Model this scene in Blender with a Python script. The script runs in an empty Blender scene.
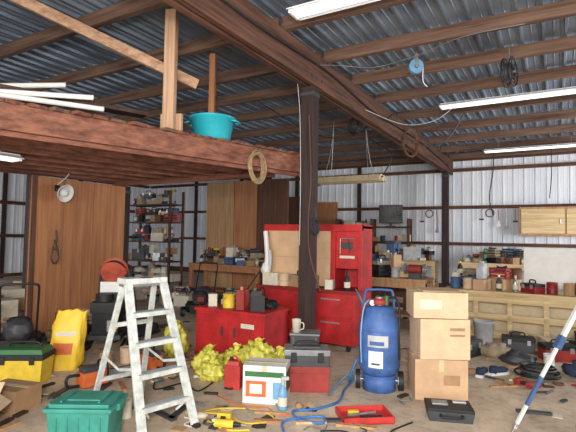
import bpy, bmesh, math, random
from mathutils import Vector, Matrix, Euler, noise
random.seed(7)
SC=bpy.context.scene
try: SC.view_settings.view_transform='Standard'
except Exception: pass
pi=math.pi
# ---------------------------------------------------------------- materials
def lin(c):
    return tuple(((v/255)/12.92 if v/255<=0.04045 else ((v/255+0.055)/1.055)**2.4) for v in c)+(1,)
MATS={}
def M(name,col,rough=0.6,metal=0.0,var=0.18,scale=6.0,stretch=None,col2=None,bump=0.0,emit=0):
    if name in MATS: return MATS[name]
    m=bpy.data.materials.new(name); m.use_nodes=True; nt=m.node_tree; b=nt.nodes['Principled BSDF']
    tc=nt.nodes.new('ShaderNodeTexCoord'); mp=nt.nodes.new('ShaderNodeMapping'); nz=nt.nodes.new('ShaderNodeTexNoise'); rp=nt.nodes.new('ShaderNodeValToRGB')
    nt.links.new(tc.outputs['Object'],mp.inputs[0]); nt.links.new(mp.outputs[0],nz.inputs['Vector']); nt.links.new(nz.outputs['Fac'],rp.inputs[0]); nt.links.new(rp.outputs[0],b.inputs['Base Color'])
    nz.inputs['Scale'].default_value=scale; nz.inputs['Detail'].default_value=5; nz.inputs['Roughness'].default_value=0.65
    if stretch: mp.inputs['Scale'].default_value=stretch
    c=lin(col); c2=lin(col2) if col2 else tuple(x*(1-var*1.6) for x in c[:3])+(1,)
    c1=c if col2 else tuple(min(1,x*(1+var*.6)) for x in c[:3])+(1,)
    rp.color_ramp.elements[0].position=.32; rp.color_ramp.elements[0].color=c2
    rp.color_ramp.elements[1].position=.66; rp.color_ramp.elements[1].color=c1
    b.inputs['Roughness'].default_value=rough; b.inputs['Metallic'].default_value=metal
    if bump:
        bp=nt.nodes.new('ShaderNodeBump'); bp.inputs['Strength'].default_value=bump; bp.inputs['Distance'].default_value=.02
        nt.links.new(nz.outputs['Fac'],bp.inputs['Height']); nt.links.new(bp.outputs[0],b.inputs['Normal'])
    if emit:
        b.inputs['Emission Color'].default_value=c; b.inputs['Emission Strength'].default_value=emit
    MATS[name]=m; return m
def wood(name,col,col2,ax,rough=.75):
    st={'x':(.35,7,7),'y':(7,.35,7),'z':(7,7,.35)}[ax]
    return M(name,col,rough,0,scale=2.6,stretch=st,col2=col2,bump=.15)
beamY=wood('wood_beam_y',(118,80,62),(56,34,27),'y'); darkY=wood('wood_dark_y',(86,60,48),(46,30,24),'y')
beamX=wood('wood_purlin_x',(132,102,84),(74,50,41),'x'); postZ=wood('wood_post_z',(66,47,44),(34,23,22),'z')
loftY=wood('wood_loft_y',(150,98,76),(88,50,40),'y'); loftX=wood('wood_loft_x',(144,92,70),(84,48,38),'x')
paleZ=wood('wood_pale_z',(202,168,138),(156,118,90),'z'); paleX=wood('wood_pale_x',(230,208,162),(192,158,112),'x'); paleY=wood('wood_pale_y',(192,156,126),(142,104,78),'y')
plyZ=wood('plywood_z',(188,132,90),(152,100,66),'z'); plyD=wood('plywood_dark_z',(110,74,54),(66,42,31),'z'); plyL=wood('plywood_light_z',(194,156,114),(156,118,82),'z')
galv=M('galvanised_roof',(156,170,186),.45,.35,scale=1.6,stretch=(1,.25,1),col2=(110,122,138))
whiteW=M('white_steel_wall',(240,243,248),.5,.0,scale=1.5,stretch=(1,1,.2),col2=(212,218,228))
girt=wood('girt_x',(110,70,50),(60,34,26),'x'); girtY=wood('girt_y',(110,70,50),(60,34,26),'y')
conc=M('concrete',(226,206,180),.85,0,scale=.9,col2=(172,152,130),bump=.1)
nt=conc.node_tree; bs=nt.nodes['Principled BSDF']; rp0=[n for n in nt.nodes if n.type=='VALTORGB'][0]
nz2=nt.nodes.new('ShaderNodeTexNoise'); nz2.inputs['Scale'].default_value=7; nz2.inputs['Detail'].default_value=9; nz2.inputs['Roughness'].default_value=.78
rp2=nt.nodes.new('ShaderNodeValToRGB'); rp2.color_ramp.elements[0].position=.34; rp2.color_ramp.elements[0].color=(.42,.38,.34,1); rp2.color_ramp.elements[1].position=.52; rp2.color_ramp.elements[1].color=(1,1,1,1)
mx=nt.nodes.new('ShaderNodeMix'); mx.data_type='RGBA'; mx.blend_type='MULTIPLY'; mx.inputs[0].default_value=.6
tcc=[n for n in nt.nodes if n.type=='TEX_COORD'][0]; nt.links.new(tcc.outputs['Object'],nz2.inputs['Vector']); nt.links.new(nz2.outputs['Fac'],rp2.inputs[0]); nt.links.new(rp0.outputs[0],mx.inputs[6]); nt.links.new(rp2.outputs[0],mx.inputs[7]); nt.links.new(mx.outputs[2],bs.inputs['Base Color'])
red=M('red_paint',(186,34,36),.55,.0,var=.26,scale=4); dred=M('dark_red_paint',(136,28,30),.5,.0); redpl=M('red_plastic',(196,56,52),.5)
blue=M('blue_paint',(72,108,172),.55,.0,var=.28,scale=5); teal=M('teal_plastic',(52,138,124),.5,var=.16); tubm=M('turquoise_plastic',(44,172,188),.4,var=.08)
black=M('black_rubber',(30,30,32),.6); dgrey=M('dark_grey',(66,68,72),.5); grey=M('grey_metal',(140,144,148),.4,.4); lgrey=M('light_grey',(190,192,194),.5)
white=M('white_paint',(230,230,226),.5,var=.06); cream=M('cream_paper',(218,210,190),.8,var=.1); alu=M('ladder_aluminium',(206,210,206),.5,.1,var=.2,scale=14)
card=M('cardboard',(206,170,134),.85,var=.12,scale=3); cardD=M('cardboard_dark',(172,136,100),.85,var=.12); cardL=M('cardboard_light',(220,190,156),.85,var=.1); tape=M('packing_tape',(208,190,148),.3,var=.05)
yel=M('yellow_plastic',(228,194,58),.55,var=.15); sackm=M('yellow_sack',(240,200,56),.5,var=.1,scale=5); yelg=M('yellow_green_film',(220,212,92),.32,var=.25,scale=9); green=M('green_plastic',(50,110,64),.5); orange=M('orange_plastic',(218,110,58),.5)
blueh=M('blue_hose',(60,120,190),.4); sky=M('light_blue_plastic',(116,166,206),.4); brownp=M('brown_plastic',(112,72,50),.6); rope=M('rope',(166,140,106),.9,var=.3,scale=30)
tube_e=M('fluorescent_tube',(244,248,255),.3,emit=1.8,var=0); fixw=M('fixture_white',(244,245,245),.4,var=.04)
steel=M('bright_steel',(176,178,180),.35,.6); screen=M('screen_black',(12,12,14),.15); pale=M('pale_tan',(220,202,166),.7,var=.1); pink=M('rust_red_plastic',(190,88,70),.5)
trunk=M('dark_wood',(62,44,36),.8); tan=M('dusty_tan',(168,150,124),.8); olive=M('dusty_olive',(92,92,74),.7); navy=M('navy_cloth',(48,58,84),.9); mred=M('muted_red',(160,54,48),.6); mblue=M('muted_blue',(66,96,140),.6)
PAL=[mred,dred,mblue,navy,black,black,dgrey,dgrey,black,grey,lgrey,white,cream,card,cardD,tan,tan,yel,olive,brownp,plyL,steel,cardL,mred]
# ---------------------------------------------------------------- mesh builder
class MB:
    def __init__(s): s.v=[];s.f=[];s.m=[];s.sm=[];s.mats=[];s.T=Matrix.Identity(4)
    def mi(s,mat):
        if mat not in s.mats: s.mats.append(mat)
        return s.mats.index(mat)
    def add(s,vs,fs,mat,smooth=False):
        o=len(s.v); s.v+= [s.T@Vector(p) for p in vs]; k=s.mi(mat)
        for f in fs: s.f.append(tuple(o+i for i in f)); s.m.append(k); s.sm.append(smooth)
    def box(s,c,d,mat,rot=None,taper=1.0):
        x,y,z=d[0]/2,d[1]/2,d[2]/2; R=Euler(rot).to_matrix() if rot else Matrix.Identity(3); c=Vector(c)
        vs=[c+R@Vector((i*x*(taper if k<0 else 1),j*y*(taper if k<0 else 1),k*z)) for k in(-1,1) for j in(-1,1) for i in(-1,1)]
        s.add(vs,[(0,2,3,1),(4,5,7,6),(0,1,5,4),(2,6,7,3),(0,4,6,2),(1,3,7,5)],mat)
    def bx(s,x0,x1,y0,y1,z0,z1,mat): s.box(((x0+x1)/2,(y0+y1)/2,(z0+z1)/2),(abs(x1-x0),abs(y1-y0),abs(z1-z0)),mat)
    def frame(s,d):
        d=Vector(d).normalized(); a=Vector((0,0,1)) if abs(d.z)<.9 else Vector((1,0,0)); u=d.cross(a).normalized(); return u,d.cross(u).normalized()
    def bar(s,p0,p1,w,h,mat):
        p0=Vector(p0);p1=Vector(p1);u,v=s.frame(p1-p0); u*=w/2; v*=h/2
        vs=[p+a*u+b*v for p in(p0,p1) for a,b in((-1,-1),(1,-1),(1,1),(-1,1))]
        s.add(vs,[(0,3,2,1),(4,5,6,7),(0,1,5,4),(1,2,6,5),(2,3,7,6),(3,0,4,7)],mat)
    def cyl(s,p0,p1,r0,mat,r1=None,seg=20,caps=True):
        r1=r0 if r1 is None else r1; p0=Vector(p0);p1=Vector(p1);u,v=s.frame(p1-p0); vs=[]
        for p,r in((p0,r0),(p1,r1)):
            for i in range(seg): a=2*pi*i/seg; vs.append(p+r*(math.cos(a)*u+math.sin(a)*v))
        s.add(vs,[(i,(i+1)%seg,seg+(i+1)%seg,seg+i) for i in range(seg)],mat,True)
        if caps: s.add(vs[:seg],[tuple(range(seg))[::-1]],mat); s.add(vs[seg:],[tuple(range(seg))],mat)
    def lathe(s,prof,c,mat,seg=28,axis=(0,0,1)):
        d=Vector(axis).normalized();u,v=s.frame(d);c=Vector(c);vs=[];n=len(prof)
        for r,z in prof:
            for i in range(seg): a=2*pi*i/seg; vs.append(c+d*z+max(r,1e-4)*(math.cos(a)*u+math.sin(a)*v))
        s.add(vs,[(j*seg+i,j*seg+(i+1)%seg,(j+1)*seg+(i+1)%seg,(j+1)*seg+i) for j in range(n-1) for i in range(seg)],mat,True)
    def tube(s,pts,r,mat,seg=8,smooth=4,closed=False):
        P=[Vector(p) for p in pts]
        if smooth>1 and len(P)>2:
            Q=[];n=len(P)
            rng=n if closed else n-1
            for i in range(rng):
                a=P[(i-1)%n] if closed else P[max(i-1,0)];b=P[i];c=P[(i+1)%n];d=P[(i+2)%n] if closed else P[min(i+2,n-1)]
                for k in range(smooth):
                    t=k/smooth; Q.append(.5*((2*b)+(c-a)*t+(2*a-5*b+4*c-d)*t*t+(3*b-3*c+d-a)*t**3))
            if not closed: Q.append(P[-1])
            P=Q
        vs=[];n=len(P);u=None
        for i in range(n):
            d=(P[(i+1)%n]-P[i-1]) if closed else (P[min(i+1,n-1)]-P[max(i-1,0)])
            if d.length<1e-9: d=Vector((0,0,1))
            d.normalize()
            if u is None: u,_=s.frame(d)
            u=(u-d*u.dot(d)); u=u.normalized() if u.length>1e-6 else s.frame(d)[0]; v=d.cross(u)
            for k in range(seg): a=2*pi*k/seg; vs.append(P[i]+r*(math.cos(a)*u+math.sin(a)*v))
        m=n if closed else n-1
        s.add(vs,[(i*seg+k,i*seg+(k+1)%seg,((i+1)%n)*seg+(k+1)%seg,((i+1)%n)*seg+k) for i in range(m) for k in range(seg)],mat,True)
    def ring(s,c,R,r,mat,axis=(0,0,1),sx=1,seg=28,ts=8):
        u,v=s.frame(axis);c=Vector(c); s.tube([c+R*(sx*math.cos(2*pi*i/seg)*u+math.sin(2*pi*i/seg)*v) for i in range(seg)],r,mat,ts,1,True)
    def sph(s,c,d,mat,n=12,amp=0,seed=0,flat=None,crumple=0):
        c=Vector(c);vs=[]
        for j in range(n+1):
            th=pi*j/n
            for i in range(2*n):
                ph=pi*i/n; p=Vector((math.sin(th)*math.cos(ph),math.sin(th)*math.sin(ph),math.cos(th)))
                k=1+amp*noise.noise(p*2.3+Vector((seed,0,0)))+amp*.5*noise.noise(p*6+Vector((0,seed,0)))
                if crumple: k+=crumple*(.5-abs(noise.noise(p*3.5+Vector((seed,7,0))))*2)+crumple*.5*(.4-abs(noise.noise(p*8+Vector((seed,3,0))))*2)
                q=Vector((p.x*d[0]/2*k,p.y*d[1]/2*k,p.z*d[2]/2*k))
                if flat is not None: q.z=max(q.z,-flat)
                vs.append(c+q)
        s.add(vs,[(j*2*n+i,(j+1)*2*n+i,(j+1)*2*n+(i+1)%(2*n),j*2*n+(i+1)%(2*n)) for j in range(n) for i in range(2*n)],mat,True)
    def prism(s,poly,h0,h1,mat,plane='xy'):
        def q(a,b,h): return {'xy':(a,b,h),'xz':(a,h,b),'yz':(h,a,b)}[plane]
        n=len(poly); vs=[q(a,b,h0) for a,b in poly]+[q(a,b,h1) for a,b in poly]
        s.add(vs,[tuple(range(n))[::-1],tuple(range(n,2*n))]+[(i,(i+1)%n,n+(i+1)%n,n+i) for i in range(n)],mat)
    def done(s,name,loc=(0,0,0),rz=0,bevel=0.0,sc=1):
        me=bpy.data.meshes.new(name); me.from_pydata([tuple(p*sc) for p in s.v],[],s.f)
        for m in s.mats: me.materials.append(m)
        me.polygons.foreach_set('material_index',s.m); me.polygons.foreach_set('use_smooth',s.sm); me.update()
        bm=bmesh.new(); bm.from_mesh(me); bmesh.ops.recalc_face_normals(bm,faces=bm.faces); bm.to_mesh(me); bm.free()
        o=bpy.data.objects.new(name,me); SC.collection.objects.link(o); o.location=loc; o.rotation_euler=(0,0,math.radians(rz))
        if bevel:
            b=o.modifiers.new('bevel','BEVEL'); b.width=bevel; b.segments=2; b.limit_method='ANGLE'; b.angle_limit=math.radians(50)
        return o
def TR(x,y,z,rz=0,sc=1): return Matrix.Translation((x,y,z))@Matrix.Rotation(math.radians(rz),4,'Z')@Matrix.Scale(sc,4)
# ---------------------------------------------------------------- camera
F=460.0
cam=bpy.data.cameras.new('camera'); co=bpy.data.objects.new('camera',cam); SC.collection.objects.link(co)
cam.sensor_width=36; cam.lens=F/576*36; cam.clip_start=.05
R=Matrix.Rotation(math.radians(30.3),3,'Z')@Matrix.Rotation(pi/2+math.radians(2.7),3,'X')@Matrix.Rotation(math.radians(1.0),3,'Z')
co.location=(0,0,1.6); co.rotation_euler=R.to_euler(); SC.camera=co
# ---------------------------------------------------------------- shell
XL,XR,YF,YB=-17.0,5.0,-5.0,15.8
b=MB(); b.bx(XL-.3,XR+.3,YF,YB+.3,-.15,0,conc); b.done('floor')
def corr(name,a0,a1,z0,z1,pos,kind,mat,per=.3,dep=.03):
    prof=[];x=a0
    while x<a1: prof+= [(x,0),(x+per*.3,0),(x+per*.34,dep*.3),(x+per*.38,0),(x+per*.62,0),(x+per*.66,dep*.3),(x+per*.7,0),(x+per*.8,0),(x+per*.84,dep),(x+per*.94,dep),(x+per*.98,0)]; x+=per
    vs=[];b=MB()
    for a,d in prof:
        for z in (z0,z1):
            vs.append({'back':(a,pos-d,z),'left':(pos+d,a,z),'right':(pos-d,a,z),'roof':(a,z,pos-d)}[kind])
    n=len(prof); b.add(vs,[(2*i,2*i+1,2*i+3,2*i+2) for i in range(n-1)],mat)
    if kind=='back': b.bx(a0,a1,pos+.004,pos+.03,z0,z1,mat)
    if kind=='left': b.bx(pos-.03,pos-.004,a0,a1,z0,z1,mat)
    if kind=='right': b.bx(pos+.004,pos+.03,a0,a1,z0,z1,mat)
    if kind=='roof': b.bx(a0,a1,z0,z1,pos+.004,pos+.03,mat)
    return b.done(name)
corr('wall_back',XL,XR,0,4.5,YB,'back',whiteW)
corr('wall_left',YF,YB,0,4.5,XL,'left',whiteW)
corr('wall_right',YF,YB,0,4.5,XR,'right',whiteW)
corr('ceiling',XL,XR,YF,YB,4.42,'roof',galv,per=.26,dep=.04)
b=MB()
for y in (-1.2,0,1.2,2.4,3.6,4.8,6.0,7.1,8.3,9.7,11.1,12.5,13.9,15.2):
    b.bx(XL+.05,-3.0,y,y+.085,4.2,4.375,beamX); b.bx(-2.95,XR-.05,y+.02,y+.105,4.2,4.375,beamX)
b.done('roof_purlins',bevel=.006)
b=MB()
b.bx(-3.1,-3.02,-4.5,15.6,3.74,4.19,beamY); b.bx(-2.98,-2.9,-4.5,15.6,3.74,4.19,beamY); b.bx(-3.02,-2.98,-4.5,15.6,3.76,4.12,darkY)
for y in (5.55,5.7,5.85,14.8,15.0):
    for z in (3.85,4.05): b.cyl((-2.9,y,z),(-2.885,y,z),.02,dgrey,seg=8)
b.done('main_beam',bevel=.008)
b=MB(); b.bx(-10.1,-9.9,-4.5,15.6,3.74,4.19,darkY); b.done('rear_beam',bevel=.008)
def post(x,y,h,name='support_post',w=.19):
    b=MB(); b.bx(x-w/2,x+w/2,y-w/2,y+w/2,0,h-.01,postZ); b.box((x,y,.04),(w+.05,w+.05,.08),dgrey)
    b.box((x,y+.0,h-.12),(w+.02,w+.02,.05),dgrey)
    b.done(name,bevel=.008)
post(-3,5.7,3.74); post(-3,14.9,3.74); post(-10,5.9,3.74); post(-10,14.9,3.74); post(-7.18,6.02,2.54,w=.17); post(-7.18,-.2,2.54,w=.17)
b=MB()
for z in (1.5,2.68,3.9): b.bx(XL+.2,XR,YB-.16,YB-.035,z-.05,z+.05,girt)
b.bx(XL+.2,XR,YB-.16,YB-.035,.0,.2,girt); b.bx(XL+.2,XR,YB-.2,YB-.035,4.2,4.37,girt)
for x in (-14,-11.5,-8.8,-6.2,2.6): b.bx(x-.07,x+.07,YB-.1,YB-.035,0,4.3,postZ)
b.done('trim_back_girts',bevel=.004)
b=MB()
for z in (.1,1.5,2.68,3.9): b.bx(XL+.035,XL+.16,YF,YB-.2,z-.06,z+.06,girtY)
for y in (0,3,6,9,12): b.bx(XL+.035,XL+.1,y-.07,y+.07,0,4.3,postZ)
b.done('trim_left_girts',bevel=.004)
# ---------------------------------------------------------------- loft
def rimx(y): return -3.12+(y-5.8)*(1.25/3.8)
b=MB()
p0=(rimx(5.8),5.8); p1=(rimx(-.3),-.3)
for k in range(9):
    off=-k*.52
    a=(p0[0]+off,5.78); c=(p1[0]+off,-.3)
    if k==0:
        b.bar((a[0],a[1],2.65),(c[0],c[1],2.65),.05,.25,loftY); b.bar((a[0]-.08,a[1]-.03,2.6),(c[0]-.08,c[1],2.6),.05,.24,loftY)
    else: b.bar((max(a[0],-7),a[1],2.66),(max(c[0],-9),c[1],2.66),.055,.2,loftY)
b.bx(-7.15,-3.15,5.78,5.86,2.56,2.78,loftX); b.bx(-7.15,-3.6,5.72,5.78,2.5,2.6,loftX)
b.bx(-7.3,-7.1,-.3,5.86,2.55,2.76,loftY)
for k,y in enumerate((1.6,.3)): b.bx(-7.1,rimx(y)-.05,y,y+.08,2.42,2.56,loftX)
y=-.3;i=0
while y<5.8:
    x1=rimx(y+.07)+.06+random.uniform(-.02,.04); b.bx(-7.3,x1,y,y+.17,2.765,2.8,[loftX,beamX,loftX][i%3]); y+=.18;i+=1
b.done('storage_loft',bevel=.004)
b=MB()
for i in range(38):
    yy=random.uniform(.0,2.1); xo=rimx(yy)-.3-random.random()*1.7; L=random.uniform(1.3,2.0)
    z=2.83+random.choice([0,.05,.1,.15,.2]); a=random.uniform(-.06,.06)
    b.bar((xo,yy,z),(xo+L*(.31+a),yy+L*.94,z+random.uniform(0,.03)),random.uniform(.09,.2),.045,random.choice([loftY,beamY,darkY,darkY,darkY]))
b.done('lumber_stack',bevel=.003)
b=MB()
for (a,c) in (((-4.62,2.0,2.9),(-4.42,2.9,3.15)),((-4.5,2.2,2.9),(-4.1,3.0,3.0)),((-4.42,2.2,2.86),(-4.06,3.1,2.9))):
    b.cyl(a,c,.026,white); b.ring(a,.026,.004,lgrey,axis=(.3,.9,0)); b.ring(c,.026,.005,lgrey,axis=(.3,.9,0))
b.done('pvc_pipes')
b=MB(); b.lathe([(0,0),(.21,0),(.225,.02),(.27,.27),(.30,.28),(.30,.30),(.275,.30),(.262,.29),(.215,.035),(0,.03)],(0,0,0),tubm,36)
for sg in (-1,1): b.tube([(sg*.28,-.09,.25),(sg*.335,-.08,.24),(sg*.35,0,.24),(sg*.335,.08,.24),(sg*.28,.09,.25)],.012,tubm)
b.done('plastic_tub',(-3.78,4.52,2.8),20)
b=MB(); b.bx(-.065,.065,-.045,.045,0,1.39,paleZ); b.box((0,.07,.1),(.26,.05,.2),paleZ); b.done('wooden_stud',(-3.8,3.78,2.8),20,bevel=.004)
b=MB(); b.bx(-.04,.04,-.04,.04,0,1.39,plyZ); b.done('wooden_stud',(-4.2,5.0,2.8),20,bevel=.004)
b=MB(); b.bar((-5.3,2.25,4.3),(-3.72,4.15,3.42),.05,.12,paleY); b.done('diagonal_brace',bevel=.004)
b=MB()
for i in range(12):
    b.T=TR(random.uniform(-6.8,-5.2),random.uniform(3.8,5.5),2.8,random.uniform(0,90)); d=(random.uniform(.3,.6),random.uniform(.2,.4),random.uniform(.15,.35))
    mt=random.choice([cardD,trunk,dgrey,brownp]); b.box((0,0,d[2]/2),d,mt); b.box((0,0,d[2]+.01),(d[0]*1.04,d[1]*1.04,.03),mt)
b.done('storage_boxes',bevel=.005)
# ---------------------------------------------------------------- partitions
b=MB() 
for i,(y0,y1) in enumerate(((4.12,4.66),(4.67,5.22),(5.23,5.9))): b.bx(-7.03,-7.0,y0,y1,0.02,2.5,plyZ)
for y in (4.15,4.66,5.2,5.85): b.bx(-7.09,-7.03,y-.02,y+.02,0,2.5,girtY)
b.bx(-7.0,-6.985,4.12,4.2,0.02,2.5,plyD); b.done('wall_plywood_partition',bevel=.002)
b=MB(); b.bx(-8.5,-7.55,10,10.03,0,3.1,plyL); b.bx(-7.53,-6.8,10,10.03,0,3.1,plyZ); b.bx(-6.78,-5.9,10,10.03,0,3.1,plyD)
for x in (-8.5,-7.55,-6.8,-5.95): b.bx(x,x+.06,10.03,10.12,0,3.1,girt)
b.done('wall_storage_partition',bevel=.002)
b=MB(); b.bx(-9.6,-8.2,15.55,15.62,0,3.2,plyD); b.bx(-8.15,-7.0,15.55,15.62,0,2.95,plyZ); b.done('plywood_sheet',bevel=.004)
# ---------------------------------------------------------------- fixtures
def fixture(c,L,rz=0,hang=.1):
    b=MB(); b.box((0,0,.03),(L,.13,.05),fixw)
    b.prism([(-.16,0),(-.065,.045),(.065,.045),(.16,0),(.155,-.008),(.06,.035),(-.06,.035),(-.155,-.008)],-L/2,L/2,fixw,'yz')
    for s in (-1,1):
        b.cyl((-L/2+.03,s*.055,-.008),(L/2-.03,s*.055,-.008),.018,tube_e,seg=10)
        b.box((s*(L/2-.01),0,.0),(.03,.2,.05),fixw)
        b.cyl((s*L*.35,0,.05),(s*L*.35,0,.05+hang),.004,steel,seg=6)
    b.done('fluorescent_light',c,rz)
fixture((-1.38,4.45,4.15),2.4,0,.2); fixture((-.7,8.75,4.08),2.3,0,.2); fixture((-.5,13.6,4.06),2.4,0,.2); fixture((-5.62,2.45,2.48),1.3,88,.06)
b=MB(); b.prism([(-.22,-.02),(-.1,.1),(.1,.1),(.22,-.02),(.2,-.03),(.09,.07),(-.09,.07),(-.2,-.03)],-.72,.72,pale,'yz')
b.cyl((-.74,0,.01),(.74,0,.01),.045,pale); b.box((-.76,0,.02),(.14,.18,.16),dgrey)
for s in (-.5,.5): b.tube([(s,-.18,0),(s*.8,-.05,.6),(s*.7,0,1.28)],.006,steel,6); b.tube([(s,.18,0),(s*.8,.05,.6),(s*.7,0,1.28)],.006,steel,6)
b.tube([(.7,0,.05),(.9,0,.5),(.4,.1,.9),(.9,0,1.28)],.012,black,6)
b.done('hanging_radiant_heater',(-3.68,8.75,2.78),0)
def cable(name,pts,r,mat): b=MB(); b.tube(pts,r,mat,6,6); b.done(name)
cable('power_cable',[(-2.86,5.6,4.0),(-2.7,6.0,4.1),(-2.2,6.15,4.04),(-1.6,6.2,4.12),(-1.0,6.0,4.17),(-.3,6.0,4.18)],.005,grey)
cable('power_cable',[(-2.86,2.0,4.0),(-2.85,4,3.95),(-2.85,6,4.02),(-2.86,8,3.92),(-2.86,11,4.0),(-2.86,14.7,3.9)],.014,black)
cable('power_cable',[(-3.14,2.0,3.86),(-3.13,3.5,3.82),(-3.13,5.3,3.8),(-3.11,5.56,3.6),(-3.07,5.58,2.5),(-3.07,5.58,1.5)],.006,lgrey)
cable('power_cable',[(-2.86,7.5,3.85),(-2.4,8.2,3.7),(-1.9,8.4,3.75),(-1.6,8.7,4.05)],.007,lgrey)
cable('power_cable',[(-2.86,9.5,3.8),(-2.3,9.7,3.55),(-1.9,9.7,3.7),(-1.6,9.7,4.15)],.016,dgrey)
cable('power_cable',[(-4.9,7.1,4.2),(-4.2,8,3.7),(-3.6,8.4,3.6),(-3.12,8.6,3.9)],.012,black)
cable('power_cable',[(-1.5,13.9,4.2),(-1.5,13.8,3.6),(-1.6,13.8,2.8),(-1.5,13.8,2.3)],.015,black)
cable('power_cable',[(-.1,13.9,4.2),(-.1,13.8,3.4),(-.15,13.8,2.75)],.012,black)
cable('power_cable',[(-2.95,5.58,3.3),(-2.9,5.57,2.4),(-2.93,5.57,1.9),(-2.9,5.56,1.4),(-2.7,5.5,.9)],.007,brownp)
def coil(name,c,R_,mat,axis,n=7,r=.014,tail=.25,sx=.75):
    b=MB()
    for i in range(n): b.ring((random.uniform(-.015,.015),random.uniform(-.015,.015),random.uniform(-.02,.02)),R_+random.uniform(-.02,.02),r,mat,axis=(axis[0]+random.uniform(-.12,.12),axis[1]+random.uniform(-.12,.12),random.uniform(-.1,.1)),sx=sx)
    b.tube([(0,0,R_*1.0),(0.01,0,R_+.03),(0,0,R_+tail)],r*.7,dgrey,6); b.done(name,c)
coil('rope_coil',(rimx(4.85)+.13,4.85,2.5),.18,rope,(1,.1,0),8,.013,.05,sx=1.0)
coil('air_hose_coil',(-2.76,10.0,3.72),.3,brownp,(1,-.5,0),6,.012,.15)
coil('wire_coil',(-3.4,8.3,3.8),.15,black,(.3,1,0),5,.012,.25)
coil('extension_cord_coil',(-2.84,5.6,1.75),.11,black,(1,-.3,0),6,.009,.15)
b=MB(); b.cyl((0,-.03,0),(0,.03,0),.1,sky,seg=28); b.cyl((0,-.045,0),(0,.045,0),.03,dgrey); b.bx(-.02,.02,-.05,-.035,-.02,.16,steel); b.bx(-.02,.02,.035,.05,-.02,.16,steel); b.ring((0,0,.17),.03,.008,steel,axis=(1,0,0)); b.tube([(.1,0,0),(.1,0,-.2),(.16,0,-.28)],.008,white,6)
b.done('cable_pulley',(-1.68,6.35,4.02),30)
b=MB()
for s in (-.05,.05):
    b.ring((0,s,0),.2,.01,black,axis=(0,1,0)); b.ring((0,s,0),.08,.01,black,axis=(0,1,0))
    for k in range(6): a=k*pi/3; b.cyl((0,s,0),(.2*math.cos(a),s,.2*math.sin(a)),.006,black,seg=6)
for i in range(5): b.ring((0,-.04+i*.02,0),.12,.011,dgrey,axis=(0,1,0))
b.cyl((0,-.08,0),(0,.08,0),.015,steel); b.cyl((0,0,0),(0,0,.35),.008,steel)
b.done('cord_reel',(-.55,7.0,3.96),78)
b=MB(); b.lathe([(.02,0),(.05,.01),(.11,.09),(.14,.14),(.145,.14),(.12,.09),(.06,.02),(.045,.02)],(0,0,0),white,28,axis=(.8,.1,-.25)); b.sph((.09,0.01,-.03),(.14,.14,.14),white,8); b.cyl((-.06,0,.03),(.01,0,0),.03,dgrey); b.box((-.08,0,.05),(.06,.05,.1),black); b.tube([(-.08,0,.1),(-.09,.2,.3),(-.09,.1,.4)],.008,white,6)
b.done('clamp_lamp',(-6.84,4.48,2.28))
b=MB(); b.tube([(0,0,.45),(0,.02,.3),(0,-.04,.15),(0,-.06,0),(0,0,-.08),(0,.06,0),(0,.04,.15),(0,-.02,.3)],.014,dgrey,8); b.sph((0,0,.2),(.05,.06,.12),brownp,8); b.done('hanging_leather_strap',(-6.94,4.5,1.2))
# ---------------------------------------------------------------- stepladder
b=MB()
for s in (-1,1):
    b.bar((s*.24,0,.02),(s*.17,.44,1.17),.025,.075,alu); b.bar((s*.24,.9,.02),(s*.15,.56,1.17),.025,.05,alu)
    b.box((s*.24,0,.015),(.05,.1,.03),black); b.box((s*.24,.9,.015),(.05,.07,.03),black)
    b.bar((s*.235,.2,.52),(s*.215,.47,.46),.006,.025,alu); b.bar((s*.215,.47,.46),(s*.215,.74,.52),.006,.025,alu)
for k,z in enumerate((.235,.47,.705,.94)):
    y=.44*z/1.17; w=.24-.07*z/1.17
    b.box((0,y+.01,z),(2*w,.1,.012),alu); b.box((0,y-.04,z-.015),(2*w,.012,.035),alu)
    for g in range(4): b.box((0,y-.02+g*.022,z+.008),(2*w-.03,.006,.005),grey)
    if k==0:
        for s in (-1,1): b.bar((s*(w-.02),y-.03,z-.01),(s*(w-.1),y+.03,z-.1),.01,.02,alu)
for z in (.3,.8): w=.24-.09*z/1.17; b.bar((-w,.9-.34*z/1.17,z),(w,.9-.34*z/1.17,z),.02,.04,alu)
b.box((0,.5,1.2),(.4,.16,.05),alu); b.box((0,.5,1.168),(.38,.14,.03),grey); b.box((0,.44,1.227),(.1,.06,.006),dgrey)
b.done('stepladder',(-2.7,2.8,0),77,bevel=.003)
# ---------------------------------------------------------------- props library
def p_can(b,col,s=1):
    b.lathe([(0,0),(.08*s,0),(.083*s,.005),(.08*s,.01),(.08*s,.18*s),(.084*s,.185*s),(.08*s,.19*s),(.07*s,.183*s),(0,.183*s)],(0,0,0),col,18); b.tube([(.08*s,0,.15*s),(.09*s,.05*s,.1*s),(0,.1*s,.08*s),(-.09*s,.05*s,.1*s),(-.08*s,0,.15*s)],.003,steel,5)
def p_bottle(b,col,cap):
    b.lathe([(0,0),(.04,0),(.045,.01),(.045,.15),(.035,.19),(.015,.21),(.015,.24)],(0,0,0),col,16); b.cyl((0,0,.23),(0,0,.27),.019,cap,seg=12); b.lathe([(.0455,.04),(.0455,.12)],(0,0,0),cream,16)
def p_jug(b,col,cap):
    b.box((0,0,.1),(.18,.11,.2),col); b.box((-.02,0,.23),(.12,.09,.06),col,taper=1.3); b.cyl((-.04,0,.25),(-.04,0,.3),.022,cap); b.tube([(.0,0,.26),(.06,0,.3),(.09,0,.24),(.085,0,.18)],.012,col,6)
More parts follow.
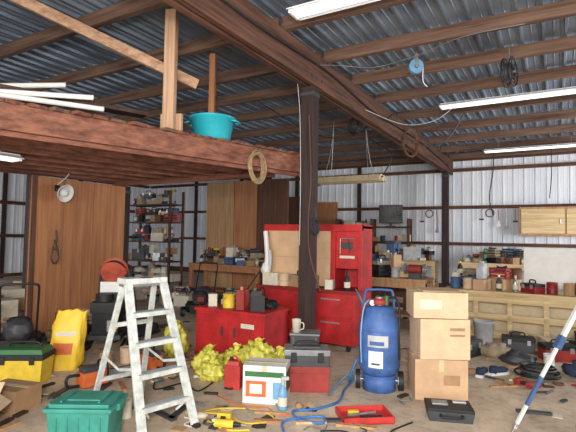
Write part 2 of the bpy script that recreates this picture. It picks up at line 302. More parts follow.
def p_drill(b,col):
    b.cyl((-.1,0,.17),(.06,0,.17),.034,col); b.cyl((.06,0,.17),(.12,0,.17),.024,black,r1=.014); b.cyl((.12,0,.17),(.17,0,.17),.004,steel,seg=6); b.bar((-.05,0,.15),(-.07,0,.05),.032,.045,black); b.box((-.065,0,.03),(.12,.075,.055),col)
def p_box(b,d,mat,flaps=False):
    x,y,z=d
    if not flaps:
        b.box((0,0,z/2),d,mat); b.box((0,0,z+.001),(x,.05,.003),tape); b.box((0,-y/2-.001,z*.85),(.05,.003,z*.3),tape)
    else:
        t=.006
        b.bx(-x/2,x/2,-y/2,-y/2+t,0,z,mat);b.bx(-x/2,x/2,y/2-t,y/2,0,z,mat);b.bx(-x/2,-x/2+t,-y/2,y/2,0,z,mat);b.bx(x/2-t,x/2,-y/2,y/2,0,z,mat);b.bx(-x/2,x/2,-y/2,y/2,0,t,mat)
        b.box((0,-y/2-.06,z+.0),(x*.96,.14,t),mat,rot=(.5,0,0)); b.box((0,y/2+.06,z+.03),(x*.96,.14,t),mat,rot=(.6,0,0)); b.box((x/2+.05,0,z-.02),(.12,y*.9,t),mat,rot=(0,.6,0)); b.box((-x/2-.05,0,z+.02),(.12,y*.9,t),mat,rot=(0,.4,0))
def p_toolcase(b,d,mat,m2):
    x,y,z=d; b.box((0,0,z*.35),(x,y,z*.7),mat); b.box((0,0,z*.84),(x*1.02,y*1.02,z*.28),m2); b.tube([(-x*.2,0,z),(-x*.18,0,z+.05),(x*.18,0,z+.05),(x*.2,0,z)],.012,black,6,2)
    for s in (-.3,.3): b.box((s*x,-y/2-.008,z*.68),(.05,.02,.07),steel)
def p_grinder(b,col):
    b.cyl((-.14,0,.05),(.08,0,.05),.035,col); b.cyl((.08,0,.02),(.08,0,.09),.035,dgrey); b.cyl((.08,0,.012),(.08,0,.018),.06,steel); b.tube([(-.14,0,.05),(-.25,.03,.02),(-.3,.1,.01)],.006,black,5)
def p_rag(b,col,s): b.sph((0,0,.04),(.3*s,.24*s,.16*s),col,12,.4,s*17,.04,.2)
def p_crate(b,col,s=1):
    x,y,z=.36*s,.26*s,.2*s
    for k in range(3):
        zz=z*(.15+.33*k); h=z*.22
        b.bx(-x/2,x/2,-y/2,-y/2+.01,zz,zz+h,col); b.bx(-x/2,x/2,y/2-.01,y/2,zz,zz+h,col); b.bx(-x/2,-x/2+.01,-y/2,y/2,zz,zz+h,col); b.bx(x/2-.01,x/2,-y/2,y/2,zz,zz+h,col)
    for i in(-1,1):
        for j in(-1,1): b.bx(i*(x/2-.01)-.01,i*(x/2-.01)+.01,j*(y/2-.01)-.01,j*(y/2-.01)+.01,0,z,col)
    b.bx(-x/2,x/2,-y/2,y/2,.0,.012,col); b.sph((0,0,z*.7),(x*.8,y*.8,z*.9),random.choice([dgrey,cream,navy,tan]),6,.6,s)
def rnd_prop(b,big=1):
    k=random.random(); c=random.choice(PAL); c2=random.choice(PAL)
    if k<.1: p_can(b,c)
    elif k<.2: p_bottle(b,c,c2)
    elif k<.28: p_jug(b,c,c2)
    elif k<.36: p_drill(b,random.choice([yel,mred,teal,mblue]))
    elif k<.6: p_box(b,(random.uniform(.15,.4)*big,random.uniform(.12,.28)*big,random.uniform(.05,.3)*big),random.choice([card,cardD,c,cream,dgrey,tan]))
    elif k<.74: p_toolcase(b,(random.uniform(.3,.42),.2,random.uniform(.12,.2)),c,c2)
    elif k<.83: p_rag(b,random.choice([navy,tan,dgrey,cream,black]),random.uniform(.9,1.5))
    elif k<.92: p_crate(b,random.choice([dgrey,tan,mred,mblue,black]),random.uniform(.8,1.2))
    else: p_grinder(b,c)
def clutter(name,x0,x1,y0,y1,z,n,big=1,layers=0):
    b=MB()
    nx=max(1,int((x1-x0)/.24)); ny=max(1,int((y1-y0)/.24)); cells=[(i,j) for i in range(nx) for j in range(ny)]; random.shuffle(cells)
    for i,j in cells[:n]:
        b.T=TR(x0+(i+.5)*(x1-x0)/nx+random.uniform(-.03,.03),y0+(j+.5)*(y1-y0)/ny,z+.002,random.uniform(0,360)); rnd_prop(b,big)
        if random.random()<layers: b.T=b.T@Matrix.Translation((0,0,.19)); rnd_prop(b,.8)
    return b.done(name,bevel=.003)
def bench(name,x0,x1,y0,y1,h,mat,shelf=True):
    b=MB(); b.bx(x0,x1,y0,y1,h-.05,h,mat)
    n=max(2,int((x1-x0)/1.3)+1)
    for i in range(n):
        x=x0+.06+(x1-x0-.12)*i/(n-1)
        for y in (y0+.06,y1-.06): b.bx(x-.045,x+.045,y-.045,y+.045,0,h-.05,mat)
    b.bx(x0,x1,y0+.02,y0+.06,h-.17,h-.05,mat)
    if shelf: b.bx(x0+.02,x1-.02,y0+.05,y1-.05,.22,.25,mat)
    return b.done(name,bevel=.004)
# ---------------------------------------------------------------- red cabinets
b=MB()
b.bx(-.54,.54,-.32,.32,.04,.6,red); b.bx(-.56,.56,-.34,.34,.6,.64,red); b.bx(-.55,.55,-.33,.33,.0,.05,dred)
b.bx(-.52,-.01,-.33,-.318,.08,.56,red); b.bx(.01,.52,-.33,-.318,.08,.56,red)
for x in (-.1,.1): b.box((x,-.336,.36),(.03,.012,.12),dgrey)
b.box((.3,-.336,.46),(.2,.004,.06),cream)
b.done('red_steel_chest',(-3.72,5.18,0),2,bevel=.006)
b=MB()
H0=.86; H1=1.79
b.bx(-.82,.82,-.33,.33,.1,H0-.05,red); b.bx(-.84,.84,-.35,.35,H0-.05,H0,dred)
for x in (-.7,.7):
    for y in (-.25,.25): b.cyl((x-.02,y,.05),(x+.02,y,.05),.05,black); b.box((x,y,.09),(.05,.05,.03),steel)
for i in range(2): b.bx(.12,.78,-.345,-.32,.14+i*.33,.44+i*.33,red); b.box((.45,-.352,.4+i*.33),(.3,.012,.02),steel)
b.bx(-.78,.08,-.345,-.325,.14,.78,red)
b.bx(-.82,.82,.24,.29,H0,H1,red)
for x0,x1 in ((-.84,-.76),(.34,.42),(.78,.84)): b.bx(x0,x1,-.13,.29,H0,H1,red)
b.bx(-.84,.84,-.13,.29,H1-.04,H1+.02,red); b.bx(-.84,.84,-.14,-.08,H1-.08,H1+.02,red)
b.bx(-.76,.34,-.12,-.1,H0+.02,H1-.07,card); b.bx(-.74,.32,-.125,-.12,1.3,1.305,cardD)
b.bx(.42,.78,-.1,-.07,H0+.3,H1-.08,red); b.box((.6,-.105,1.5),(.18,.01,.1),dgrey); b.box((.6,-.105,1.33),(.24,.01,.04),cream)
b.cyl((.5,-.12,1.6),(.72,-.12,1.6),.008,steel,seg=8); b.bar((.5,-.125,1.6),(.5,-.125,1.38),.03,.01,steel); b.bar((.62,-.125,1.6),(.64,-.125,1.4),.02,.01,dgrey)
b.done('red_tool_cabinet',(-3.26,6.4,0),0,bevel=.006)
clutter('assorted_tools',-4.22,-3.24,4.9,5.42,.64,12,.7); clutter('assorted_tools',-4.0,-2.5,6.07,6.24,.86,6,.7)
b=MB(); b.sph((0,0,0),(.16,.1,.24),white,10,.4,3,None,.15); b.tube([(0,0,0),(.02,0,.2),(0,0,.42),(-.02,0,.6)],.04,white,10); b.tube([(.05,0,-.05),(.08,0,.1),(.06,0,.3)],.03,lgrey,8); b.done('hanging_work_gloves',(-3.98,6.15,1.1))
# ---------------------------------------------------------------- benches
bench('workbench',-9.0,-3.3,14.75,15.45,.95,paleX); clutter('assorted_tools',-8.9,-3.4,14.8,15.2,.95,22,1.4,.8); clutter('assorted_tools',-8.9,-3.4,14.85,15.35,.25,24,1.5)
bench('workbench',-2.6,1.6,14.7,15.4,.95,paleX); clutter('assorted_tools',-2.5,1.5,14.8,15.3,.95,32,1.3,.6)
bench('work_table',-3.6,-2.0,8.2,8.9,.9,plyL); clutter('assorted_tools',-3.55,-2.45,8.25,8.85,.9,8,1.3,.9)
bench('work_table',-8.3,-6.1,9.1,9.8,.9,plyZ); clutter('assorted_tools',-8.2,-6.2,9.2,9.75,.9,16,1.3,.8)
bench('work_table',-5.6,-4.1,9.2,9.9,.9,plyZ); clutter('assorted_tools',-5.5,-4.2,9.3,9.85,.9,10,1.5,.8)
b=MB(); b.box((0,0,.05),(.2,.18,.1),dgrey); b.cyl((-.12,0,.17),(.12,0,.17),.08,mred)
for s in (-1,1): b.cyl((s*.15,0,.17),(s*.19,0,.17),.095,grey); b.cyl((s*.13,0,.17),(s*.22,0,.17),.02,steel)
b.done('bench_grinder',(-2.22,8.4,.902))
bench('machine_stand',-3.4,-2.6,9.3,9.9,.6,plyD)
b=MB(); b.box((0,0,.02),(.3,.4,.04),dgrey); b.cyl((0,.1,.04),(0,.1,.95),.035,steel); b.box((0,-.02,.4),(.25,.28,.03),dgrey); b.box((0,-.02,.82),(.16,.4,.2),mblue); b.box((0,0,.94),(.2,.46,.07),dgrey); b.cyl((0,-.14,.6),(0,-.14,.72),.025,steel); b.cyl((.08,-.1,.78),(.13,-.1,.78),.03,black)
for k in range(3): a=k*2.1; b.cyl((.12,-.1,.78),(.14,-.1+.14*math.cos(a),.78+.14*math.sin(a)),.007,black,seg=6)
b.cyl((0,.2,.78),(0,.2,.92),.07,dgrey); b.done('drill_press',(-3.0,9.6,.602))
BY=8.4
b=MB(); b.bx(-1.75,2.0,BY,BY+1,.7,.76,paleX)
b.bx(-1.75,2.0,BY-.01,BY+.03,.58,.7,paleX); b.bx(-1.75,2.0,BY-.01,BY+.03,.0,.12,paleX); b.bx(-1.75,2.0,BY-.02,BY+.02,.3,.4,paleX)
for i in range(8): x=-1.71+i*.52; b.bx(x-.04,x+.04,BY-.02,BY+.05,.0,.7,paleX)
b.bx(-1.75,2.0,BY+.3,BY+.33,0,.7,pale); b.bx(-1.75,-1.71,BY,BY+1,0,.7,paleX); b.bx(1.96,2.0,BY,BY+1,0,.7,paleX)
b.done('timber_storage_bench',bevel=.004)
clutter('assorted_tools',-1.7,-.5,BY+.1,BY+.9,.76,14,1.0,.4); clutter('assorted_tools',-.45,1.3,BY+.05,BY+.4,.76,7,.6,0)
b=MB(); b.box((0,0,.37),(1.5,.05,.72),white,rot=(-.12,0,0)); b.box((0,-.06,.02),(1.5,.03,.03),lgrey); b.done('foam_board',(.24,BY+.8,.77),0,bevel=.004)
b=MB(); b.bx(-.95,1.4,15.2,15.6,1.78,2.62,plyL); b.bx(-.9,.2,15.17,15.2,1.84,2.56,paleX); b.bx(.25,1.35,15.17,15.2,1.84,2.56,paleX); b.box((.1,15.15,2.2),(.03,.03,.12),steel); b.done('hanging_cupboard',bevel=.004)
b=MB()
for z in (1.5,2.0): b.bx(-6.8,-4.2,15.0,15.5,z,z+.04,plyD)
for x in (-6.8,-5.5,-4.24): b.bx(x,x+.04,15.0,15.5,.96,2.3,plyD)
b.done('storage_shelf',bevel=.003)
clutter('assorted_tools',-6.7,-4.3,15.05,15.4,1.54,9,1.2); clutter('assorted_tools',-6.7,-5.6,15.05,15.4,2.04,4,1.2)
b=MB(); b.box((0,0,.42),(.78,.06,.62),dgrey); b.box((0,-.035,.42),(.73,.01,.56),screen); b.cyl((0,.01,0),(0,.01,.13),.04,dgrey); b.box((0,0,.01),(.34,.22,.02),dgrey); b.done('monitor',(-4.85,15.2,2.042),10,bevel=.005)
b=MB()
for x in (-10.9,-9.2):
    for y in (9.3,9.8): b.bx(x-.03,x+.03,y-.03,y+.03,0,2.85,plyD)
for z in (.3,.85,1.4,1.95,2.45): b.bx(-10.93,-9.17,9.27,9.83,z,z+.035,plyD)
b.done('storage_shelves',bevel=.003)
b=MB()
for z in (.335,.885,1.435,1.985,2.485):
    for i in range(7):
        b.T=TR(-10.75+i*.24,9.5,z,random.uniform(-15,15)); rnd_prop(b,1.2)
        if random.random()<.6: b.T=b.T@Matrix.Translation((0,0,.2)); rnd_prop(b,.9)
b.done('shelf_supplies')
# wall-hung tools on back wall girts
b=MB()
for i in range(16):
    x=-3.9+i*.24+(0.9 if i>3 else 0); L=random.uniform(.25,.55); z=2.6; y=15.6
    k=i%4; c=[dgrey,brownp,mred,steel][k]
    b.cyl((x,15.66,z),(x,y-.02,z),.01,steel,seg=6)
    if k==0: b.bar((x,y,z),(x,y,z-L),.03,.02,plyL); b.box((x,y,z-L),(.14,.03,.05),dgrey)
    elif k==1: b.ring((x,y,z-.12),.12,.014,black,axis=(0,1,0))
    elif k==2: b.bar((x,y,z),(x+.02,y,z-L),.03,.02,c); b.prism([(x-.06,z-L-.2),(x+.08,z-L-.2),(x+.04,z-L),(x,z-L)],y-.01,y+.005,steel,'xz')
    else: b.bar((x,y,z),(x,y,z-L),.045,.015,c); b.ring((x,y,z-L-.04),.04,.012,steel,axis=(0,1,0))
b.done('hanging_hand_tools')
# ---------------------------------------------------------------- compressor tank
b=MB()
b.lathe([(0,.14),(.14,.15),(.2,.2),(.215,.26),(.215,.66),(.195,.75),(.165,.8),(.16,.86),(.1,.885),(0,.89)],(0,0,0),blue,36)
b.lathe([(.217,.25),(.222,.26),(.217,.27)],(0,0,0),blue,36); b.lathe([(.216,.63),(.222,.64),(.216,.65)],(0,0,0),blue,36)
b.lathe([(.17,.0),(.175,.0),(.175,.17),(.17,.17)],(0,0,0),blue,28)
def patch(b,r,z0,z1,a0,a1,mat,n=8):
    vs=[]
    for i in range(n+1):
        a=a0+(a1-a0)*i/n; vs+=[(r*math.cos(a),r*math.sin(a),z0),(r*math.cos(a),r*math.sin(a),z1)]
    b.add(vs,[(2*i,2*i+2,2*i+3,2*i+1) for i in range(n)],mat,True)
patch(b,.219,.27,.44,-2.15,-1.45,white); patch(b,.219,.48,.6,-2.2,-1.2,lgrey); patch(b,.2195,.5,.54,-2.1,-1.4,blue); patch(b,.2195,.3,.32,-2.0,-1.6,dgrey)
for s in (-1,1): b.cyl((s*.2,-.02,.1),(s*.25,-.02,.1),.1,black,seg=24); b.cyl((s*.195,-.02,.1),(s*.255,-.02,.1),.045,lgrey,seg=16)
b.cyl((-.24,-.02,.1),(.24,-.02,.1),.012,steel)
b.tube([(-.17,.16,.2),(-.17,.2,.7),(-.15,.17,1.0),(-.08,.12,1.04),(.08,.12,1.04),(.15,.17,1.0),(.17,.2,.7),(.17,.16,.2)],.014,blue)
b.cyl((0,0,.88),(0,0,.98),.045,grey); b.lathe([(.09,.0),(.1,.01),(.1,.05),(.02,.07)],(0,0,.9),mred,20); b.cyl((.07,-.06,.9),(.07,-.06,1.0),.02,green); b.cyl((-.08,-.04,.92),(-.08,-.07,.92),.035,white); b.ring((-.08,-.07,.92),.035,.005,black,axis=(0,1,0))
b.tube([(.05,0,.95),(.16,-.05,.98),(.2,-.12,.85),(.19,-.17,.6),(.2,-.14,.35)],.011,black); b.tube([(-.05,0,.95),(-.16,-.08,.9),(-.2,-.12,.6),(-.19,-.14,.3)],.009,sky)
b.done('air_compressor_tank',(-1.66,4.84,0),22)
# cardboard boxes
b=MB(); p_box(b,(.52,.42,.4),card); b.box((.1,-.213,.2),(.16,.004,.1),cardD); b.done('cardboard_box',(-1.1,5.02,0),26,bevel=.004)
b=MB(); p_box(b,(.5,.42,.4),cardL); b.box((.12,-.213,.3),(.15,.004,.03),cardD); b.box((.12,-.213,.24),(.15,.004,.02),cardD); b.done('cardboard_box',(-1.08,5.03,.404),30,bevel=.004)
b=MB(); p_box(b,(.54,.42,.26),cardL); b.box((-.1,-.213,.14),(.22,.004,.1),cream); b.box((.02,.03,.265),(.4,.3,.012),card,rot=(.03,.02,.1)); b.done('cardboard_box',(-1.11,5.03,.81),26,bevel=.003)
b=MB(); p_box(b,(.42,.3,.36),white,False); b.box((0,-.152,.28),(.38,.004,.05),green); b.box((-.08,-.152,.14),(.2,.004,.15),orange); b.box((-.08,-.1545,.14),(.12,.004,.09),white); b.box((.13,-.152,.13),(.09,.004,.16),sky); b.box((.213,0,.2),(.004,.24,.2),green); b.done('printed_carton',(-2.5,3.92,0),22,bevel=.004)
b=MB(); b.box((0,0,.1),(.46,.28,.2),mred); b.box((0,0,.23),(.48,.3,.07),mred); b.box((0,0,.32),(.46,.28,.12),dgrey); b.box((0,0,.405),(.48,.3,.06),grey)
for s in (-.14,.14): b.box((s,-.155,.36),(.06,.02,.1),black)
b.box((0,0,.44),(.3,.1,.02),dgrey); b.tube([(-.12,0,.44),(-.1,0,.49),(.1,0,.49),(.12,0,.44)],.012,black,6,3); b.done('toolbox',(-2.32,4.42,0),30,bevel=.008)
b=MB(); b.lathe([(0,0),(.045,0),(.055,.15),(.058,.155),(.05,.15),(.04,.01),(0,.01)],(0,0,0),cream,20); b.tube([(.05,0,.12),(.09,0,.11),(.09,0,.05),(.046,0,.03)],.007,cream,6); b.done('coffee_mug',(-2.73,4.92,.462),10)
b=MB(); b.box((0,0,.22),(.34,.3,.44),dgrey); b.box((0,-.155,.22),(.28,.01,.4),grey); b.box((0,0,.45),(.36,.32,.02),grey)
for k in range(4): b.box((0,-.162,.08+k*.1),(.26,.008,.08),dgrey); b.box((0,-.17,.08+k*.1),(.06,.012,.015),steel)
b.done('small_parts_cabinet',(-2.66,5.02,0),25,bevel=.006)
b=MB(); b.box((0,0,.12),(.17,.15,.24),redpl); b.box((.0,0,.26),(.12,.1,.05),redpl,taper=1.2); b.cyl((-.03,0,.27),(-.03,0,.32),.02,black); b.tube([(-.06,0,.28),(0,.0,.33),(.06,0,.28)],.012,redpl,6); b.done('gas_can',(-2.98,4.02,0),20,bevel=.01)
def bag(name,loc,d,mat,lumps):
    b=MB()
    for i,(ox,oy,s) in enumerate(lumps):
        dd=(d[0]*s,d[1]*s,d[2]*s)
        b.sph((ox,oy,dd[2]*.4),dd,mat,24,.28,i*4.7+loc[0],dd[2]*.4,.22)
        top=Vector((ox,oy,dd[2]*.82)); n=14; vs=[]
        for r,z in ((.03,0),(.018,.03),(.05,.09)):
            for q in range(n): a=2*pi*q/n; k=r*(1+.35*math.sin(a*4+i)); vs.append(top+Vector((k*math.cos(a)+z*.3,k*math.sin(a),z+.015*math.sin(a*3))))
        b.add(vs,[(j*n+q,j*n+(q+1)%n,(j+1)*n+(q+1)%n,(j+1)*n+q) for j in range(2) for q in range(n)],mat,True)
    b.done(name,loc)
bag('plastic_bag',(-3.02,4.52,0),(.5,.42,.4),yelg,((0,0,1),(.28,.02,.8),(-.26,-.08,.75))); bag('plastic_bag',(-3.5,4.22,0),(.38,.34,.3),yelg,((0,0,1),(.16,-.14,.8))); bag('plastic_bag',(-4.38,4.6,0),(.3,.3,.46),yelg,((0,0,1),))
# yellow feed sack (soft, slumped)
b=MB(); H=.68; vs=[]; NJ=26; NI=48
for j in range(NJ+1):
    z=H*j/NJ; f=j/NJ; w=.2*(1-.1*f+.05*math.sin(f*5+.6))*(1-.15*max(0,.08-f)/.08); t=.13*(1-f**2.2*.82)+.01; lean=.06*f*f
    for i in range(NI):
        a=2*pi*i/NI; cx=math.copysign(abs(math.cos(a))**.75,math.cos(a)); sy=math.copysign(abs(math.sin(a))**.8,math.sin(a)); k=1+.16*noise.noise(Vector((cx*1.6,sy*1.6,z*5)))+.07*noise.noise(Vector((cx*5,sy*5,z*11)))
        vs.append((cx*w*k+lean,sy*t*k,max(0,z+.05*noise.noise(Vector((cx*2,2,3)))*max(0,f-.7)*3)))
F4=lambda j0,j1:[(j*NI+i,j*NI+(i+1)%NI,(j+1)*NI+(i+1)%NI,(j+1)*NI+i) for j in range(j0,j1) for i in range(NI)]
b.add(vs,F4(0,NJ),sackm,True)
def fr(j0,j1,i0,i1,mat,off=1.012):
    fs=[(j*NI+i,j*NI+i+1,(j+1)*NI+i+1,(j+1)*NI+i) for j in range(j0,j1) for i in range(i0,i1)]
    b.add([(x*off,y*1.03-.002,z) for x,y,z in vs],fs,mat,True)
fr(7,12,31,39,orange); fr(15,17,32,40,cream)
b.done('feed_sack',(-5.1,3.5,0),38)
# ---------------------------------------------------------------- pressure washer
b=MB()
for s in (-1,1):
    b.cyl((s*.24,.02,.15),(s*.3,.02,.15),.15,black,seg=28); b.cyl((s*.235,.02,.15),(s*.305,.02,.15),.07,lgrey,seg=18)
    b.tube([(s*.2,.15,.15),(s*.2,.2,.6),(s*.2,.28,1.0)],.016,black)
    b.bar((s*.2,-.3,.06),(s*.2,.2,.15),.03,.03,black)
b.cyl((-.28,.02,.15),(.28,.02,.15),.015,steel); b.tube([(-.2,.28,1.0),(-.15,.3,1.06),(.15,.3,1.06),(.2,.28,1.0)],.018,black)
b.box((0,-.1,.2),(.4,.4,.06),dgrey); b.box((0,-.1,.36),(.32,.3,.26),black); b.box((0,-.1,.56),(.36,.34,.14),black); b.cyl((-.05,-.1,.63),(-.05,-.1,.72),.11,black); b.box((.1,-.28,.35),(.12,.1,.14),steel); b.cyl((.14,-.34,.35),(.14,-.28,.35),.04,yel)
b.bx(-.19,.19,.18,.22,.55,.85,dgrey); b.box((0,.16,.78),(.34,.06,.14),white)
b.lathe([(.0,-.06),(.17,-.06),(.17,-.05),(.1,-.04),(.1,.04),(.17,.05),(.17,.06),(0,.06)],(0,.16,1.0),pink,28,axis=(0,1,.6))
for i in range(5): b.ring((0,.13+i*.02,.99+i*.012),.12,.012,black,axis=(0,1,.6))
b.tube([(.15,.1,.95),(.3,0,.7),(.32,-.1,.4),(.2,-.3,.3)],.012,black); b.done('pressure_washer',(-5.45,4.4,0),38,bevel=.006,sc=1.08)
# ---------------------------------------------------------------- totes & boxes left
b=MB(); b.box((0,0,.15),(.46,.34,.3),teal,taper=.9); b.box((0,0,.31),(.5,.38,.03),teal); b.box((0,0,.335),(.44,.32,.03),teal); b.box((0,0,.352),(.26,.15,.012),teal)
for s in (-1,1): b.box((s*.255,0,.3),(.03,.14,.05),teal); b.box((s*.14,0,.36),(.02,.28,.012),teal)
for i in range(5): b.box((-.16+i*.08,-.168,.16),(.015,.012,.2),teal)
b.done('storage_tote',(-3.12,2.34,0),31,bevel=.012)
b=MB(); b.box((0,0,.13),(.5,.3,.26),yel,taper=.93); b.box((0,0,.29),(.52,.32,.06),black); b.box((0,0,.34),(.46,.26,.06),green,taper=1.08); b.tube([(-.16,0,.35),(-.14,0,.42),(.14,0,.42),(.16,0,.35)],.014,black,6,3)
for s in (-.15,.15): b.box((s,-.165,.26),(.05,.02,.08),black)
b.done('toolbox',(-4.98,2.93,0),34,bevel=.01)
b=MB(); p_box(b,(.38,.3,.24),cardL,True); b.done('cardboard_box',(-4.1,1.95,0),40)
b=MB(); p_box(b,(.4,.3,.2),cardD); b.done('cardboard_box',(-4.35,2.45,0),15,bevel=.003)
def mower(loc,rz,col):
    b=MB(); b.prism([(-.3,-.2),(-.22,-.27),(.22,-.27),(.32,-.15),(.32,.15),(.22,.27),(-.22,.27),(-.3,.2)],.1,.24,col)
    for x,r in ((-.27,.12),(.27,.1)):
        for s in (-1,1): b.cyl((x,s*.27,r),(x,s*.33,r),r,black,seg=22); b.cyl((x,s*.265,r),(x,s*.335,r),r*.45,lgrey,seg=14)
    b.cyl((.02,0,.24),(.02,0,.34),.15,dgrey); b.box((.02,0,.38),(.3,.28,.1),black); b.cyl((.02,0,.42),(.02,0,.47),.12,col); b.box((.2,.05,.34),(.1,.14,.1),mred)
    for s in (-1,1): b.tube([(-.25,s*.2,.2),(-.5,s*.2,.5),(-.85,s*.2,.95)],.013,black)
    b.tube([(-.85,-.2,.95),(-.9,-.15,1.0),(-.9,.15,1.0),(-.85,.2,.95)],.015,black); b.sph((-.42,0,.38),(.4,.34,.3),dgrey,10,.2,3)
    b.done('lawn_mower',loc,rz,bevel=.005)
mower((-6.2,3.55,0),150,black); mower((-6.3,7.3,0),-60,black); mower((-5.5,7.1,0),-120,black)
b=MB()
for s in (-1,1): b.tube([(-.3,s*.22,.04),(-.33,s*.22,.1),(-.33,s*.22,.45),(-.28,s*.22,.5),(.28,s*.22,.5),(.33,s*.22,.45),(.33,s*.22,.1),(.3,s*.22,.04)],.018,black)
for x in (-.33,.33): b.cyl((x,-.22,.3),(x,.22,.3),.015,black)
b.box((0,0,.42),(.5,.36,.16),dgrey); b.box((-.12,0,.2),(.26,.3,.26),dgrey); b.cyl((.02,0,.2),(.28,0,.2),.12,grey); b.box((.12,-.2,.22),(.22,.03,.18),black); b.cyl((0,0,.5),(0,0,.53),.04,black); b.box((0,0,.03),(.66,.44,.04),black)
b.done('portable_generator',(-4.85,6.2,0),20,bevel=.006)
def saw(loc,rz):
    b=MB(); b.box((0,0,.11),(.28,.16,.14),orange); b.box((-.02,0,.2),(.2,.12,.06),dgrey); b.tube([(.12,-.09,.1),(.1,-.1,.25),(.1,.08,.25),(.12,.1,.1)],.012,black); b.tube([(-.14,0,.16),(-.26,0,.16),(-.26,0,.07),(-.14,0,.05)],.016,black)
    b.prism([(.12,.07),(.55,.08),(.6,.11),(.55,.14),(.12,.15)],-.006,.006,steel,'xz'); b.tube([(.12,0,.065),(.5,0,.073),(.605,0,.11),(.5,0,.147),(.12,0,.155)],.006,black,5); b.done('chainsaw',loc,rz,bevel=.006)
saw((-4.2,4.0,0),170); saw((-4.2,3.2,0),80)
# tripod
b=MB(); ap=Vector((.45,4.77,1.7))
for f in ((-.34,4.33,0),(1.35,4.35,0),(.62,5.7,0)):
    f=Vector(f); m=f.lerp(ap,.45); b.bar(m,ap,.04,.03,white); b.bar(f.lerp(ap,.03),f.lerp(ap,.6),.028,.022,white); b.bar(f.lerp(ap,.42),f.lerp(ap,.48),.06,.045,mblue); b.bar(f.lerp(ap,.14),f.lerp(ap,.28),.032,.026,mblue); b.cyl(f,f.lerp(ap,.05),.006,steel,r1=.02,seg=8)
b.lathe([(0,-.05),(.1,-.04),(.1,.02),(.03,.03),(0,.03)],ap,white,20); b.done('surveying_tripod')
# floor items
b=MB(); b.box((0,0,.045),(.4,.28,.09),dgrey,taper=.92); b.box((0,0,.1),(.4,.28,.03),black); b.tube([(-.09,-.15,.07),(-.08,-.2,.07),(.08,-.2,.07),(.09,-.15,.07)],.012,black,6,3); b.box((.1,.05,.125),(.12,.05,.02),steel); b.box((-.08,0,.125),(.14,.1,.02),grey); b.done('tool_case',(-.86,4.42,0),20,bevel=.01)
b=MB(); x,y=.23,.15
b.bx(-x,x,-y,y,0,.012,redpl)
for a in ((-x,x,-y,-y+.012),(-x,x,y-.012,y),(-x,-x+.012,-y,y),(x-.012,x,-y,y)): b.bx(*a,0,.06,redpl)
b.cyl((-.15,0,.03),(.12,.05,.03),.012,steel); b.box((.05,-.05,.03),(.2,.03,.02),black); b.box((-.08,.08,.03),(.1,.04,.03),yel); b.done('parts_tray',(-1.5,3.98,0),38,bevel=.003)
cable('air_hose',[(-1.88,4.75,.3),(-1.97,4.75,.05),(-2.0,5.1,.015),(-1.95,4.6,.015),(-1.85,4.2,.015),(-1.95,3.9,.015),(-2.1,3.75,.015),(-1.95,3.6,.015),(-1.75,3.65,.015),(-1.82,3.75,.02),(-2.05,3.5,.015),(-1.9,3.2,.015),(-2.2,3.0,.015)],.012,blueh)
cable('air_hose',[(-2.4,6.0,.9),(-2.2,5.7,.8),(-1.95,5.5,.4),(-1.95,5.3,.03),(-2.1,5.0,.03),(-2.0,4.3,.02)],.011,sky)
cable('extension_cord',[(-2.9,3.2,.01),(-2.6,3.35,.01),(-2.3,3.3,.01),(-2.15,3.5,.01),(-2.4,3.6,.01),(-2.7,3.45,.01),(-2.75,3.25,.01),(-2.4,3.1,.01),(-2.2,3.2,.01)],.008,yel)
cable('extension_cord',[(-1.7,3.5,.01),(-1.5,3.6,.01),(-1.2,3.45,.01),(-1.1,3.7,.01),(-1.2,3.8,.01),(-1.1,4.1,.01)],.007,black)
cable('extension_cord',[(-2.95,3.7,.01),(-2.6,3.62,.01),(-2.35,3.7,.01),(-2.2,3.62,.01),(-1.9,3.7,.01)],.006,orange)
cable('extension_cord',[(-4.2,3.6,.01),(-3.9,3.75,.01),(-3.6,3.5,.01),(-3.5,3.8,.01),(-3.2,3.7,.01),(-3.25,4.0,.01)],.008,black)
b=MB(); p_bottle(b,sky,lgrey); b.box((.02,0,.285),(.07,.025,.03),lgrey); b.done('spray_bottle',(-2.22,3.76,0),40)
def can(x,y,c): b=MB(); p_can(b,c,.8); b.done('paint_can',(x,y,0),random.uniform(0,90))
can(-3.3,2.85,cream); can(-.1,6.95,white)
for (x,y,z,c,r) in ((-2.45,3.3,0,yel,20),(-.35,5.9,0,mred,50)):
    b=MB(); b.T=Matrix.Translation((0,0,.04))@Matrix.Rotation(pi/2,4,'X'); p_drill(b,c); b.done('cordless_drill',(x,y,z),r,bevel=.004)
def bucket(x,y,c):
    b=MB(); b.lathe([(0,0),(.12,0),(.125,.01),(.145,.33),(.155,.335),(.155,.35),(.143,.35),(.12,.02),(0,.015)],(0,0,0),c,26); b.tube([(.15,0,.32),(.13,.12,.22),(0,.17,.18),(-.13,.12,.22),(-.15,0,.32)],.004,steel,6); b.done('bucket',(x,y,0))
bucket(-1.0,7.85,lgrey); bucket(.35,7.7,black)
for i,(x,y,r) in enumerate(((-.5,7.6,10),(.0,7.35,25),(-1.1,6.9,70))):
    b=MB(); p_toolcase(b,(.42,.24,.22),[dgrey,mred,black][i],[black,black,dgrey][i]); b.done('toolbox',(x,y,0),r,bevel=.006)
b=MB()
for i in range(7): b.ring((random.uniform(-.03,.03),random.uniform(-.03,.03),.02+.018*i),.2+random.uniform(-.03,.04),.012,[black,dgrey][i%2],axis=(random.uniform(-.08,.08),random.uniform(-.08,.08),1))
b.done('coiled_hose',(-.2,6.3,0))
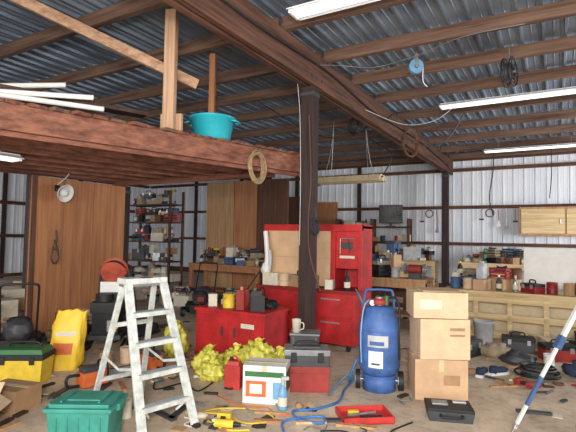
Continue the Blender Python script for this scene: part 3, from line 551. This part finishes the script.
def shoe(x,y,r):
    b=MB(); b.prism([(-.14,-.04),(-.05,-.045),(.08,-.05),(.14,-.03),(.15,0),(.14,.03),(.08,.05),(-.05,.035),(-.14,.035)],0,.03,white); b.sph((.04,0,.05),(.2,.095,.08),navy,10,.1,1,.03); b.lathe([(.045,0.02),(.05,.06),(.045,.1),(.035,.1),(.035,.05)],(-.08,0,.0),navy,16); b.done('work_shoe',(x,y,0),r)
shoe(-.62,6.15,50); shoe(-.78,6.0,80)
for i,(x,y,c,s) in enumerate(((.3,6.65,navy,1.6),(-.75,7.15,tan,1.5),(.5,7.1,cream,1.6),(-5.9,5.4,dgrey,2.0),(-.45,6.85,dgrey,1.3))):
    b=MB(); p_rag(b,c,s); b.done('work_rag',(x,y,0),i*40)
def scatter(name,poly,n,seed):
    random.seed(seed); b=MB()
    for i in range(n):
        x=random.uniform(poly[0],poly[1]); y=random.uniform(poly[2],poly[3]); k=random.random(); b.T=TR(x,y,0,random.uniform(0,360)); c=random.choice([cream,cardD,dgrey,black,plyL,grey,tan,brownp,mred])
        if k<.35: b.box((0,0,.012),(random.uniform(.08,.35),random.uniform(.03,.06),.02),random.choice([plyL,paleX,plyZ,dgrey,trunk]))
        elif k<.55: b.prism([(-.06,-.04),(.05,-.05),(.07,.02),(.02,.05),(-.05,.04)],.001,.006,c)
        elif k<.7: b.cyl((-.08,0,.012),(.08,0,.012),.012,random.choice([steel,dgrey]),seg=8)
        elif k<.82: b.ring((0,0,.012),.05,.01,c,seg=14)
        elif k<.92: b.sph((0,0,.02),(.12,.08,.05),c,6,.5,i,.018)
        else: b.tube([(-.12,0,.01),(-.04,.05,.01),(.03,-.05,.01),(.1,.03,.01)],.006,c,6)
    b.done(name)
scatter('floor_scraps',(-3.2,-1.2,2.9,4.0),44,3); scatter('floor_scraps',(-6.5,-3.4,1.9,5.2),170,4); scatter('floor_scraps',(-2.0,.8,5.4,8.3),100,5); scatter('floor_scraps',(-1.6,.4,3.6,5.3),18,6); scatter('floor_scraps',(-8,-4,5.5,9),80,8)
random.seed(21)
clutter('floor_clutter',-6.6,-5.3,1.9,2.8,0,14,1.0); clutter('floor_clutter',-6.8,-6.4,4.3,5.6,0,5,1.3,.6); clutter('floor_clutter',-4.9,-4.5,3.6,4.2,0,3,.8)
clutter('floor_clutter',-8.5,-5.2,7.9,8.8,0,30,1.6,.5); clutter('floor_clutter',-11,-8.4,4,8.5,0,60,1.8,.6); clutter('floor_clutter',-.7,.9,7.9,8.3,0,8,1.0,.1); clutter('floor_clutter',-5.2,-3.6,8.2,9.0,0,16,1.8,.6)
# ---------------------------------------------------------------- lights
w=bpy.data.worlds.new('world'); SC.world=w; w.use_nodes=True; w.node_tree.nodes['Background'].inputs[0].default_value=(.92,.94,1,1); w.node_tree.nodes['Background'].inputs[1].default_value=.55
def area(name,loc,tgt,sx,sy,e,col=(1,1,1)):
    l=bpy.data.lights.new(name,'AREA'); l.shape='RECTANGLE'; l.size=sx; l.size_y=sy; l.energy=e; l.color=col
    o=bpy.data.objects.new(name,l); SC.collection.objects.link(o); o.location=loc; o.rotation_euler=(Vector(tgt)-Vector(loc)).to_track_quat('-Z','Y').to_euler()
area('open_door_daylight',(0,-4,2.4),(-3,8,1.2),9,3.5,680,(1,.96,.9))
area('flash_bounce',(.3,-.6,2.2),(-2.5,7,1.8),.6,.4,210,(1,.97,.92))
area('back_wall_fill',(4.7,10.5,1.9),(-4,13.5,2.2),4,2.8,580,(.96,.97,1))  # added fill to brighten the back wall; the right wall has no door
area('left_bay_fill',(-13,2,2.2),(-13,12,1.8),3,2.5,120,(.93,.97,1))  # added fill standing inside the left bay, no door behind it
